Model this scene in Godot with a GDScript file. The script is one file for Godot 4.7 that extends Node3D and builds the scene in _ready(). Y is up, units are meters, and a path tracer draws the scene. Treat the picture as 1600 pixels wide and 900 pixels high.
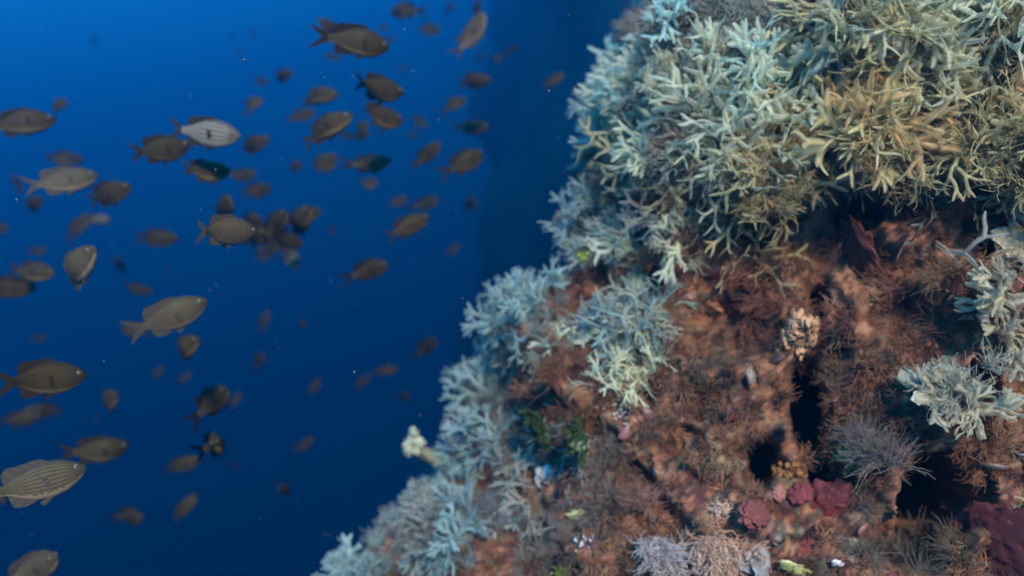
extends Node3D
# An underwater reef slope overgrown with forked seaweed, and a school of damselfish in blue water.

const F := 1256.0            # focal length in pixels of the 1600 x 900 photograph
var CB := Basis()            # the camera is rolled: the surface lies towards the upper left of the picture
var rng := RandomNumberGenerator.new()
var taken := {}
var SV := PackedVector3Array()   # reef vertices, camera frame
var SN := PackedVector3Array()
var NU := 300
var NT := 460
var CELL := 4.0
var zgrid := {}
var n1 := FastNoiseLite.new()
var n2 := FastNoiseLite.new()
var n3 := FastNoiseLite.new()

func _ready() -> void:
	rng.seed = 7
	CB = Basis(Vector3(0, 0, 1), deg_to_rad(-16.0))
	camera_and_light()
	for a in [[n1, 11, 1.0], [n2, 23, 1.0], [n3, 37, 1.0]]:
		a[0].seed = a[1]; a[0].frequency = a[2]; a[0].noise_type = FastNoiseLite.TYPE_SIMPLEX_SMOOTH
		a[0].fractal_type = FastNoiseLite.FRACTAL_FBM; a[0].fractal_octaves = 3
	build_reef()
	build_far_slope()
	build_added_seabed()
	build_turf()
	build_seaweed()
	build_growths()
	build_fish()
	build_specks()

func camera_and_light() -> void:
	var cam := Camera3D.new(); cam.name = "camera"
	cam.fov = 2.0 * rad_to_deg(atan(450.0 / F)); cam.near = 0.02; cam.far = 200.0
	cam.basis = CB
	var ca := CameraAttributesPhysical.new()
	ca.frustum_focal_length = 12.0 / (450.0 / F)
	ca.frustum_focus_distance = 0.77
	ca.exposure_aperture = 3.3
	ca.frustum_near = 0.02; ca.frustum_far = 200.0
	cam.attributes = ca
	add_child(cam); cam.current = true
	var e := Environment.new()
	e.background_mode = Environment.BG_SKY
	var sm := ProceduralSkyMaterial.new()
	sm.sky_top_color = lin(0.11, 2.85, 4.7); sm.sky_energy_multiplier = 1.0
	sm.sky_horizon_color = lin(0.0008, 0.074, 0.178); sm.sky_curve = 2.4
	sm.ground_horizon_color = lin(0.0008, 0.074, 0.178); sm.ground_bottom_color = lin(0.0004, 0.095, 0.22)
	sm.ground_curve = 0.2
	sm.sun_angle_max = 0.1
	var sky := Sky.new(); sky.sky_material = sm; e.sky = sky
	e.tonemap_mode = Environment.TONE_MAPPER_LINEAR
	e.tonemap_exposure = 2.9
	# sea water: blue haze that scatters light mostly forwards
	e.volumetric_fog_enabled = true; e.volumetric_fog_density = 0.11; e.volumetric_fog_albedo = lin(0.004, 0.27, 0.80); e.volumetric_fog_anisotropy = 0.75
	e.sdfgi_enabled = true; e.ssao_enabled = true; e.ssil_enabled = true
	var we := WorldEnvironment.new(); we.name = "environment"; we.environment = e; add_child(we)
	var sun := DirectionalLight3D.new(); sun.name = "sun"
	sun.light_energy = 1.6; sun.light_angular_distance = 6.0; sun.shadow_enabled = true
	sun.light_color = Color(1.0, 0.93, 0.84)
	sun.basis = CB * Basis.looking_at(-Vector3(0.16, 0.48, 0.90), Vector3.UP)
	add_child(sun)

# ---------------------------------------------------------------- helpers
func lin(r: float, g: float, b: float) -> Color:
	return Color(r, g, b).linear_to_srgb()

func numbered(called: String) -> String:
	var k: int = taken.get(called, -1) + 1
	taken[called] = k
	return called if k == 0 else "%s_%03d" % [called, k]

func tag(o: Node, label: String, category: String, group := "", kind := "") -> void:
	o.set_meta("label", label)
	if category != "": o.set_meta("category", category)
	if group != "": o.set_meta("group", group)
	if kind != "": o.set_meta("kind", kind)

func thing(called: String, label: String, category: String, t: Transform3D, group := "") -> Node3D:
	var o := Node3D.new(); o.name = numbered(called); add_child(o)
	o.transform = Transform3D(CB, Vector3.ZERO) * t
	tag(o, label, category, group)
	return o

func part(called: String, m: Mesh, mat: Material, parent: Node, t := Transform3D()) -> MeshInstance3D:
	var o := MeshInstance3D.new(); o.name = called; o.mesh = m
	if mat: o.material_override = mat
	o.transform = t
	parent.add_child(o, true)
	return o

func surface_mat(c: Color, rough := 0.8, vertex := false) -> StandardMaterial3D:
	var m := StandardMaterial3D.new()
	m.albedo_color = c; m.roughness = rough; m.vertex_color_use_as_albedo = vertex
	m.cull_mode = BaseMaterial3D.CULL_DISABLED
	return m

func dirpx(px: float, py: float) -> Vector3:
	return Vector3((px - 800.0) / F, (450.0 - py) / F, -1.0)

func sstep(a: float, b: float, x: float) -> float:
	var t := clampf((x - a) / (b - a), 0.0, 1.0)
	return t * t * (3.0 - 2.0 * t)

func track(xs: Array, ys: Array, x: float) -> float:
	if x <= xs[0]: return ys[0]
	for i in range(1, xs.size()):
		if x <= xs[i]:
			return lerpf(ys[i - 1], ys[i], sstep(xs[i - 1], xs[i], x))
	return ys[ys.size() - 1]

func frame(y: Vector3, turn := 0.0) -> Basis:
	y = y.normalized()
	var h := Vector3(0, 0, 1) if absf(y.z) < 0.8 else Vector3(1, 0, 0)
	var x := h.cross(y).normalized()
	var z := x.cross(y)
	return Basis(x, y, z) * Basis(Vector3.UP, turn)

class Shape:
	var v := PackedVector3Array()
	var n := PackedVector3Array()
	var c := PackedColorArray()
	var uv := PackedVector2Array()
	var i := PackedInt32Array()
	func add(p: Vector3, nn: Vector3, cc := Color.WHITE, u := Vector2.ZERO) -> int:
		v.append(p); n.append(nn); c.append(cc); uv.append(u)
		return v.size() - 1
	func tri(a: int, b: int, d: int) -> void:
		i.append(a); i.append(b); i.append(d)
	func quad(a: int, b: int, d: int, e: int) -> void:
		tri(a, b, d); tri(a, d, e)
	func done() -> ArrayMesh:
		for k in range(0, i.size(), 3):      # front faces run clockwise
			var p := v[i[k]]; var g := (v[i[k + 2]] - p).cross(v[i[k + 1]] - p)
			if g.dot(n[i[k]] + n[i[k + 1]] + n[i[k + 2]]) < 0.0:
				var q := i[k + 1]; i[k + 1] = i[k + 2]; i[k + 2] = q
		var a := []; a.resize(Mesh.ARRAY_MAX)
		a[Mesh.ARRAY_VERTEX] = v; a[Mesh.ARRAY_NORMAL] = n; a[Mesh.ARRAY_COLOR] = c; a[Mesh.ARRAY_TEX_UV] = uv; a[Mesh.ARRAY_INDEX] = i
		var m := ArrayMesh.new()
		m.add_surface_from_arrays(Mesh.PRIMITIVE_TRIANGLES, a)
		return m

# ---------------------------------------------------------------- the reef
const AX := Vector3(0.465, 0.885, 0.0)
const PX := Vector3(0.885, -0.465, 0.0)
var PROF := [Vector2(1.3, -3.4), Vector2(0.75, -2.7), Vector2(0.36, -2.15), Vector2(0.10, -1.72), Vector2(-0.03, -1.42), Vector2(0.0, -1.22), Vector2(0.10, -1.09), Vector2(0.25, -1.0), Vector2(0.45, -0.93), Vector2(0.7, -0.87), Vector2(1.0, -0.82), Vector2(1.4, -0.78)]
var HOLES := [
	[1262, 640, 30, 80, 0.26, 0.15], [1292, 742, 24, 30, 0.2, 0.0], [1242, 285, 24, 50, 0.16, 0.0], [1475, 775, 72, 66, 0.38, 0.3],
	[1560, 395, 26, 50, 0.14, 0.0], [1420, 855, 70, 40, 0.12, 0.0], [1120, 520, 70, 60, 0.06, 0.0], [1185, 725, 28, 40, 0.13, 0.0],
	[1100, 40, 60, 38, 0.10, 0.0], [1255, 45, 52, 26, 0.10, 0.0], [1035, 112, 24, 26, 0.08, 0.0], [1390, 178, 70, 18, 0.08, 0.0],
	[1340, 330, 40, 30, 0.10, 0.0], [1520, 600, 30, 40, 0.10, 0.0], [905, 380, 30, 40, 0.05, 0.0], [1275, 470, 20, 28, 0.08, 0.0],
	[1040, 375, 50, 30, 0.06, 0.0], [1060, 690, 40, 30, 0.04, 0.0], [820, 690, 50, 60, 0.04, 0.0], [1440, 200, 40, 30, 0.1, 0.0], [1290, 178, 40, 18, 0.07, 0.0]]
var BUMPS := [
	[1470, 620, 110, 60, 0.06], [1110, 800, 90, 70, 0.05], [900, 580, 55, 70, 0.035], [1190, 600, 70, 90, 0.03], [1330, 560, 60, 50, 0.03],
	[1560, 470, 60, 60, 0.05], [800, 490, 60, 45, 0.04], [1110, 300, 90, 50, 0.03], [560, 860, 80, 60, 0.03], [980, 860, 80, 50, 0.03], [1580, 280, 60, 50, 0.05]]

var SPONGES := [
		[857, 600, 0.017, 0.012, [0.191, 0.055, 0.059], "flat rose-pink sponge patch above the green leaves", 0.2],
		[1303, 783, 0.026, 0.016, [0.115, 0.015, 0.017], "bright red rounded sponge below the orange sponge", 0.4],
		[1245, 775, 0.014, 0.010, [0.158, 0.026, 0.030], "small dull red sponge beside the bright red one", 0.4],
		[1172, 805, 0.022, 0.017, [0.149, 0.041, 0.049], "rose-pink sponge lobe beside the cream pompom seaweed", 0.3],
		[1216, 770, 0.011, 0.009, [0.261, 0.123, 0.123], "tiny pale pink sponge nub at the dark cleft", 0.3],
		[1575, 850, 0.034, 0.010, [0.078, 0.010, 0.010], "broad deep red sponge crust below the dark hollow", 0.5],
		[1500, 822, 0.016, 0.012, [0.147, 0.019, 0.022], "small deep red sponge at the rim of the dark hollow", 0.5],
		[1260, 850, 0.018, 0.010, [0.189, 0.037, 0.028], "orange-red sponge smear above the yellow shell flake", 0.5],
		[880, 755, 0.02, 0.008, [0.053, 0.014, 0.016], "wine-red crust beside the white ring shell", 0.5],
		[865, 838, 0.024, 0.010, [0.058, 0.013, 0.017], "wine-red crust below the yellow flake shell", 0.5],
		[750, 800, 0.013, 0.009, [0.138, 0.040, 0.045], "dusky pink sponge on the lower flank", 0.4],
		[1340, 380, 0.03, 0.014, [0.106, 0.027, 0.020], "dark rusty sponge under the overhang", 0.5],
		[1540, 365, 0.03, 0.014, [0.224, 0.092, 0.063], "salmon sponge swelling near the overhang's edge", 0.4],
		[1110, 480, 0.016, 0.008, [0.333, 0.157, 0.098], "small salmon-orange sponge patch on brown rock", 0.3],
		[1010, 590, 0.022, 0.010, [0.137, 0.039, 0.025], "rusty sponge patch on the buttress", 0.5]]

func profile(t: float) -> Vector2:
	var k: int = clampi(int(t), 0, PROF.size() - 2)
	var f := t - k
	var a: Vector2 = PROF[maxi(k - 1, 0)]
	var b: Vector2 = PROF[k]
	var c: Vector2 = PROF[k + 1]
	var d: Vector2 = PROF[mini(k + 2, PROF.size() - 1)]
	return b.cubic_interpolate(c, a, d, f)

func reef_color(p: Vector3, px: float, py: float) -> Color:
	# mottled living crust: patches with outlines of their own
	var a := n1.get_noise_3dv(p * 9.0) * 1.6
	var b := n2.get_noise_3dv(p * 23.0) * 1.6
	var c := n3.get_noise_3dv(p * 60.0) * 1.6
	var d := n2.get_noise_3dv(p * 45.0 + Vector3(7, 3, 1)) * 1.6
	var col := Color(0.135, 0.047, 0.018)                       # rust crust
	if a > 0.22: col = Color(0.185, 0.080, 0.030)               # ochre
	elif a < -0.32: col = Color(0.085, 0.024, 0.016)           # maroon
	if b > 0.40: col = Color(0.22, 0.078, 0.036)               # rosy coralline
	elif b < -0.45: col = Color(0.09, 0.07, 0.038)             # olive film
	if d > 0.55: col = Color(0.30, 0.125, 0.055)                # orange-pink flecks
	elif d < -0.6: col = Color(0.05, 0.018, 0.02)
	if c > 0.5: col = col.lerp(Color(0.27, 0.17, 0.10), 0.45)
	# pale weed film on the ledge; paleness painted in to lift dark gaps
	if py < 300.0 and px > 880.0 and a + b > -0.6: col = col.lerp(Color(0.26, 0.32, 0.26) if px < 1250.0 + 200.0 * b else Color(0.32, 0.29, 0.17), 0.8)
	return col * 0.68 * (1.0 + 0.35 * c)

func build_reef() -> void:
	SV.resize(NU * NT)
	var cols := PackedColorArray(); cols.resize(NU * NT)
	var su := [-0.95, -0.524, -0.417, -0.338, -0.227, -0.137, -0.059, 0.0, 0.111, 0.268, 0.52, 0.95]
	var sv := [-0.02, 0.05, 0.115, 0.11, 0.10, 0.105, 0.08, 0.09, 0.11, 0.085, 0.06, 0.05]
	var prof := []
	for j in NT:
		# finer where the camera looks
		var s := float(j) / (NT - 1)
		var t := 11.0 * pow(s, 0.62)
		var p := profile(t)
		var d := profile(minf(t + 0.05, 11.0)) - profile(maxf(t - 0.05, 0.0))
		d = d.normalized()
		prof.append([p, Vector2(-d.y, d.x)])
	for i in NU:
		var u := lerpf(-0.95, 0.85, float(i) / (NU - 1))
		var sh := track(su, sv, u)
		for j in NT:
			var p: Vector2 = prof[j][0]
			var nn: Vector2 = prof[j][1]
			var base := AX * u + PX * (p.x + sh) + Vector3(0, 0, p.y)
			var nrm := PX * nn.x + Vector3(0, 0, nn.y)
			var px := 800.0 + F * base.x / -base.z
			var py := 450.0 - F * base.y / -base.z
			var d := 0.0
			var front := sstep(-1.55, -1.3, base.z)
			var yo := track([1000, 1060, 1200, 1300, 1450, 1600, 1800], [470, 430, 350, 305, 325, 300, 290], px)
			d += 0.07 * sstep(-15.0, 45.0, yo - py) * sstep(930.0, 1090.0, px) * front
			if front > 0.0:
				for h in HOLES:
					var dx: float = px - h[0]
					var dy: float = py - h[1]
					var rx: float = dx * cos(h[5]) - dy * sin(h[5])
					var ry: float = dx * sin(h[5]) + dy * cos(h[5])
					var q: float = rx * rx / (h[2] * h[2]) + ry * ry / (h[3] * h[3])
					if q < 2.5: d -= h[4] * (1.0 - sstep(0.35, 1.3, q + 0.25 * n2.get_noise_2d(px * 0.03, py * 0.03))) * front
				for b in BUMPS:
					var q2: float = pow((px - b[0]) / b[2], 2) + pow((py - b[1]) / b[3], 2)
					if q2 < 4.0: d += b[4] * exp(-q2 * 1.3) * front
			d += 0.055 * n1.get_noise_3dv(base * 3.5) + 0.05 * n2.get_noise_3dv(base * 10.0) + 0.018 * n3.get_noise_3dv(base * 34.0) + 0.007 * n1.get_noise_3dv(base * 110.0)
			var v := base + nrm * d
			SV[i * NT + j] = v
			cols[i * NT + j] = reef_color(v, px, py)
	# normals
	SN.resize(NU * NT)
	for i in NU:
		for j in NT:
			var a := SV[mini(i + 1, NU - 1) * NT + j] - SV[maxi(i - 1, 0) * NT + j]
			var b := SV[i * NT + mini(j + 1, NT - 1)] - SV[i * NT + maxi(j - 1, 0)]
			SN[i * NT + j] = b.cross(a).normalized()
	# which vertex shows where
	for k in SV.size():
		var v := SV[k]
		if v.z > -0.1: continue
		var cx := int(floor((800.0 + F * v.x / -v.z) / CELL))
		var cy := int(floor((450.0 - F * v.y / -v.z) / CELL))
		var key := cx * 4096 + cy
		if not zgrid.has(key) or SV[zgrid[key]].z < v.z: zgrid[key] = k
	var s := Shape.new()
	s.c = cols
	s.v.resize(SV.size()); s.n.resize(SV.size()); s.uv.resize(SV.size())
	for k in SV.size():
		s.v[k] = CB * SV[k]; s.n[k] = CB * SN[k]
	var idx := PackedInt32Array(); idx.resize((NU - 1) * (NT - 1) * 6)
	var w := 0
	for i in NU - 1:
		for j in NT - 1:
			var a := i * NT + j
			for q in [a, a + 1, a + NT + 1, a, a + NT + 1, a + NT]:
				idx[w] = q; w += 1
	s.i = idx
	var m := surface_mat(Color.WHITE, 0.85, true)
	var nt := NoiseTexture2D.new(); nt.width = 512; nt.height = 512; nt.seamless = true
	var fn := FastNoiseLite.new(); fn.seed = 5; fn.frequency = 0.03; fn.fractal_octaves = 4
	nt.noise = fn; nt.as_normal_map = true; nt.bump_strength = 12.0
	m.normal_enabled = true; m.normal_texture = nt; m.uv1_triplanar = true; m.uv1_scale = Vector3(9, 9, 9)
	var o := part("reef_slope", s.done(), m, self)
	tag(o, "steep rocky reef slope crusted in red brown and ochre growth", "reef", "", "structure")

func spot(px: float, py: float, reach := 8) -> Array:
	# the reef point that shows at that pixel, with its normal, in the camera frame
	var cx := int(floor(px / CELL)); var cy := int(floor(py / CELL))
	for r in reach:
		var best := -1
		for x in range(cx - r, cx + r + 1):
			for y in range(cy - r, cy + r + 1):
				if maxi(absi(x - cx), absi(y - cy)) != r: continue
				var k: int = zgrid.get(x * 4096 + y, -1)
				if k >= 0 and (best < 0 or SV[k].z > SV[best].z): best = k
		if best >= 0: return [SV[best], SN[best]]
	return []

func build_far_slope() -> void:
	# the reef goes on behind, receding into the blue
	var s := Shape.new()
	var line := [Vector2(2.4, -3.0), Vector2(1.5, -4.5), Vector2(1.05, -6.2), Vector2(0.75, -8.0), Vector2(0.5, -10.5), Vector2(0.2, -13.5), Vector2(-0.45, -16.5), Vector2(-1.15, -19.5), Vector2(-1.2, -21.5), Vector2(1.6, -26.0)]
	var rows := 50
	var cs := 90
	for i in cs:
		var t := float(i) / (cs - 1) * (line.size() - 1)
		var k := mini(int(t), line.size() - 2)
		var p: Vector2 = line[k].lerp(line[k + 1], t - k)
		for j in rows:
			var y := lerpf(-12.0, 12.0, float(j) / (rows - 1))
			var v := Vector3(p.x + 0.11 * y * minf(1.0, -p.y / 18.0), y, p.y)
			var d := (0.25 + 0.05 * -p.y) * n1.get_noise_3dv(Vector3(0, v.y * 0.22, v.z * 0.1)) + 0.05 * n2.get_noise_3dv(v * 0.8)
			v.x -= d
			s.add(CB * v, CB * Vector3(-0.9, 0.1, 0.3).normalized())
	for i in cs - 1:
		for j in rows - 1:
			var a := i * rows + j
			s.quad(a, a + 1, a + rows + 1, a + rows)
	var st := SurfaceTool.new()
	st.create_from(s.done(), 0); st.generate_normals()
	var o := part("distant_reef_hill", st.commit(), surface_mat(lin(0.10, 0.08, 0.065), 0.9), self)
	tag(o, "dark distant reef face receding into the blue haze", "reef", "", "structure")

func build_added_seabed() -> void:
	# unseen sea floor far below, added so the blue haze spreads evenly
	var s := Shape.new()
	var nx := 60; var nz := 50
	for i in nx:
		for j in nz:
			var p := Vector3(lerpf(-24.0, 24.0, float(i) / (nx - 1)), -13.0, lerpf(1.5, -34.0, float(j) / (nz - 1)))
			p.y += 1.6 * n1.get_noise_3dv(p * 0.12) + 0.4 * n2.get_noise_3dv(p * 0.6)
			s.add(p, Vector3.UP)
	for i in nx - 1:
		for j in nz - 1:
			var a := i * nz + j
			s.quad(a, a + 1, a + nz + 1, a + nz)
	var st := SurfaceTool.new(); st.create_from(s.done(), 0); st.generate_normals()
	var o := part("added_seabed", st.commit(), surface_mat(lin(0.16, 0.15, 0.12), 0.95), self)
	tag(o, "unseen sandy sea floor far below, added to even out the blue haze", "added_seabed", "", "structure")

# ---------------------------------------------------------------- small growth
func tube(s: Shape, pts: Array, r0: float, r1: float, c0: Color, c1: Color, sides := 3) -> void:
	var prev := -1
	var n := pts.size()
	for k in n:
		var d: Vector3 = (pts[mini(k + 1, n - 1)] - pts[maxi(k - 1, 0)]).normalized()
		var b := frame(d)
		var t := float(k) / (n - 1)
		var r := lerpf(r0, r1, t)
		var first := s.v.size()
		for q in sides:
			var a := TAU * q / sides
			var o := b.x * cos(a) + b.z * sin(a)
			s.add(pts[k] + o * r, o, c1 if t > 0.75 else c0)
		if prev >= 0:
			for q in sides:
				var q2 := (q + 1) % sides
				s.quad(prev + q, prev + q2, first + q2, first + q)
		prev = first

func filament(start: Vector3, d: Vector3, length: float, curl: float, steps: int) -> Array:
	var pts := [start]
	var p := start
	for k in steps:
		d = (d + Vector3(rng.randf_range(-1, 1), rng.randf_range(-1, 1), rng.randf_range(-1, 1)) * curl).normalized()
		p += d * length / steps
		pts.append(p)
	return pts

func turf_mesh(count: int, height: float, r: float) -> ArrayMesh:
	var s := Shape.new()
	for k in count:
		var a := rng.randf() * TAU
		var lean := rng.randf_range(0.1, 1.1)
		var d := Vector3(cos(a) * lean, 1.0, sin(a) * lean).normalized()
		var c := Color.WHITE * rng.randf_range(0.7, 1.2)
		tube(s, filament(Vector3(cos(a), 0, sin(a)) * rng.randf() * height * 0.25, d, height * rng.randf_range(0.5, 1.3), 0.6, 4), r, r * 0.5, c, c * 1.15)
	return s.done()

func nodule_mesh() -> ArrayMesh:
	var s := Shape.new()
	var rings := 7; var sides := 9
	var ph := rng.randf() * 10.0
	for i in rings + 1:
		for j in sides:
			var a := PI * i / rings; var b := TAU * j / sides
			var d := Vector3(sin(a) * cos(b), cos(a), sin(a) * sin(b))
			var r := 1.0 + 0.55 * n2.get_noise_3dv(d * 1.6 + Vector3(ph, 0, 0)) + 0.3 * n3.get_noise_3dv(d * 5.0 + Vector3(0, ph, 0))
			s.add(d * r, d)
	for i in rings:
		for j in sides:
			var j2 := (j + 1) % sides
			s.quad(i * sides + j, i * sides + j2, (i + 1) * sides + j2, (i + 1) * sides + j)
	return s.done()

func scatter(called: String, mesh: Mesh, mat: Material, parent: Node, xs: Array, cols: Array) -> void:
	var mm := MultiMesh.new()
	mm.transform_format = MultiMesh.TRANSFORM_3D; mm.use_colors = true; mm.mesh = mesh
	mm.instance_count = xs.size()
	for k in xs.size():
		mm.set_instance_transform(k, Transform3D(CB, Vector3.ZERO) * xs[k])
		mm.set_instance_color(k, cols[k])
	var o := MultiMeshInstance3D.new(); o.name = called; o.multimesh = mm; o.material_override = mat
	parent.add_child(o, true)

func build_turf() -> void:
	var root := Node3D.new(); root.name = "turf_algae"; add_child(root)
	tag(root, "fine fuzzy red brown algal turf carpeting the reef rock", "algae turf", "", "stuff")
	var m := surface_mat(Color.WHITE, 0.75, true); m.backlight_enabled = true; m.backlight = Color(0.3, 0.3, 0.3)
	var meshes := []
	for k in 4: meshes.append(turf_mesh(20, 0.019, 0.0005))
	var xs := [[], [], [], []]
	var cs := [[], [], [], []]
	for k in 26000:
		var id := rng.randi_range(0, SV.size() - 1)
		var v := SV[id]
		if v.z < -1.7: continue
		var px := 800.0 + F * v.x / -v.z; var py := 450.0 - F * v.y / -v.z
		if px < 350 or px > 1800 or py < -250 or py > 1150: continue
		if n1.get_noise_3dv(v * 14.0) < -0.12 and not (py < 300.0 and px > 880.0): continue
		var bare := false
		for q in SPONGES:
			if Vector2(px - q[0], py - q[1]).length() < q[2] * 1250.0: bare = true
		if bare: continue
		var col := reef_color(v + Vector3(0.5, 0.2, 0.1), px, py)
		col = (col * rng.randf_range(0.8, 1.7)).lerp(Color(0.19, 0.10, 0.05), rng.randf() * 0.3)
		col.a = 1.0
		var b := frame((SN[id] + Vector3(rng.randf_range(-0.5, 0.5), rng.randf_range(-0.2, 0.7), rng.randf_range(-0.3, 0.5))).normalized(), rng.randf() * TAU)
		var q := k % 4
		var tall := 1.5 if py < 300.0 and px > 880.0 else 1.0
		xs[q].append(Transform3D(b.scaled_local(Vector3.ONE * tall * rng.randf_range(0.5, 1.35)), v - SN[id] * 0.002)); cs[q].append(col)
	for q in 4: scatter("turf", meshes[q], m, root, xs[q], cs[q])
	var crust := Node3D.new(); crust.name = "crust_growth"; add_child(crust)
	tag(crust, "knobbly encrusting growth in maroon, rose and buff all over the reef", "crust", "", "stuff")
	var cm := surface_mat(Color.WHITE, 0.55, true)
	var pal := [Color(0.16, 0.03, 0.035), Color(0.30, 0.12, 0.11), Color(0.10, 0.07, 0.04), Color(0.24, 0.17, 0.13), Color(0.20, 0.08, 0.03), Color(0.09, 0.025, 0.03), Color(0.22, 0.13, 0.09), Color(0.13, 0.07, 0.06)]
	for q in 3:
		var mesh := nodule_mesh()
		var x2 := []; var c2 := []
		for k in 520:
			var id := rng.randi_range(0, SV.size() - 1)
			var v := SV[id]
			if v.z < -1.7 or v.z > -0.5: continue
			var b := frame(SN[id], rng.randf() * TAU)
			var r := rng.randf_range(0.003, 0.009)
			x2.append(Transform3D(b.scaled_local(Vector3(r * rng.randf_range(0.8, 2.2), r * 0.5, r)), v - SN[id] * r * 0.25))
			var c: Color = pal[rng.randi_range(0, pal.size() - 1)] * rng.randf_range(0.5, 0.9)
			c.a = 1.0
			c2.append(c)
		scatter("nodules", mesh, cm, crust, x2, c2)

# ---------------------------------------------------------------- forked seaweed
func ribbon(s: Shape, p: Vector3, d: Vector3, side: Vector3, w: float, seg: float, level: int, depth: int, spread: float, tipc: Color) -> void:
	var rings := []
	var steps := 3
	var tip := level == depth
	if tip: steps = 3
	var bend := rng.randf_range(-0.8, 0.8)
	var roll := rng.randf_range(-0.4, 0.4)
	var base := Color(1, 1, 1)
	for k in steps + 1:
		var t := float(k) / steps
		var nn := d.cross(side).normalized()
		var ww := w
		if tip: ww = w * [1.0, 1.0, 0.88, 0.45][k]
		elif k == steps: ww = w * 1.15
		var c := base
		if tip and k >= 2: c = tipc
		var r := []
		for q in [side, nn * 0.2, -side, -nn * 0.2]:
			r.append(s.add(p + q * ww * 0.5, (q + nn * (0.3 if q.dot(nn) >= 0 else -0.3)).normalized(), c))
		rings.append(r)
		if k < steps:
			p += d * seg / steps
			d = d.rotated(side, bend / steps).rotated(nn, rng.randf_range(-0.3, 0.3)).normalized()
			side = (side - d * side.dot(d)).normalized().rotated(d, roll / steps)
	for k in steps:
		for q in 4:
			s.quad(rings[k][q], rings[k][(q + 1) % 4], rings[k + 1][(q + 1) % 4], rings[k + 1][q])
	if not tip:
		var nn2 := d.cross(side).normalized()
		var n := 2 if rng.randf() < 0.85 else 3
		for q in n:
			var a := spread * rng.randf_range(0.6, 1.3) * (1.0 if q == 0 else -1.0 if q == 1 else 0.1)
			var d2 := d.rotated(nn2, a).rotated(side, rng.randf_range(-0.3, 0.3)).normalized()
			var s2 := side.rotated(nn2, a)
			s2 = (s2 - d2 * s2.dot(d2)).normalized()
			var lv := level + 1
			if rng.randf() < 0.15 and lv < depth: lv += 1
			ribbon(s, p - d * seg * 0.03, d2, s2, w * rng.randf_range(0.8, 0.95), seg * rng.randf_range(0.72, 1.0), lv, depth, spread, tipc)

func frond_mesh(length: float, width: float, depth: int, spread: float, tipc: Color) -> ArrayMesh:
	var s := Shape.new()
	ribbon(s, Vector3.ZERO, Vector3.UP, Vector3.RIGHT, width, length / (depth + 1) * 1.25, 0, depth, spread, tipc)
	return s.done()

var FRONDS := {}
var WEED := {}

func tuft(called: String, label: String, group: String, px: float, py: float, kind: String, mat: String, size: float, lean: Vector3, count := 0) -> void:
	var h := spot(px, py)
	if h.is_empty(): return
	var g: Vector3 = (h[1] * 0.8 + lean).normalized()
	var t := Transform3D(frame(g, rng.randf() * TAU), h[0] - h[1] * 0.006)
	var o := thing(called, label, "seaweed", t, group)
	var n := count if count else rng.randi_range(5, 7)
	var tone := rng.randi_range(0, 2)
	var wm: Material = WEED[mat][tone]
	if count == 0: part("filaments", FRONDS["fuzz"][rng.randi_range(0, 4)], WEED[mat + "_hair"][tone], o, Transform3D(Basis(Vector3.UP, rng.randf() * TAU).scaled_local(Vector3.ONE * size * rng.randf_range(0.8, 1.1)), Vector3.ZERO))
	for k in n:
		var a := TAU * (k + rng.randf_range(-0.3, 0.3)) / n
		var tilt := rng.randf_range(0.1, 0.95)
		var b := Basis(Vector3(cos(a), 0, sin(a)), tilt) * Basis(Vector3.UP, rng.randf() * TAU)
		var sc := size * rng.randf_range(0.75, 1.2)
		part("frond", FRONDS[kind][rng.randi_range(0, FRONDS[kind].size() - 1)], wm, o, Transform3D(b.scaled_local(Vector3.ONE * sc), Vector3(rng.randf_range(-0.006, 0.006), 0, rng.randf_range(-0.006, 0.006))))

func weed_mat(c: Color, back: float, rough := 0.32) -> StandardMaterial3D:
	var m := surface_mat(c, rough, true)
	m.backlight_enabled = true; m.backlight = Color(back, back, back)
	m.transparency = BaseMaterial3D.TRANSPARENCY_ALPHA; m.albedo_color.a = 0.44   # thin, translucent fronds
	m.rim_enabled = true; m.rim = 0.6; m.rim_tint = 0.4
	return m

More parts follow.
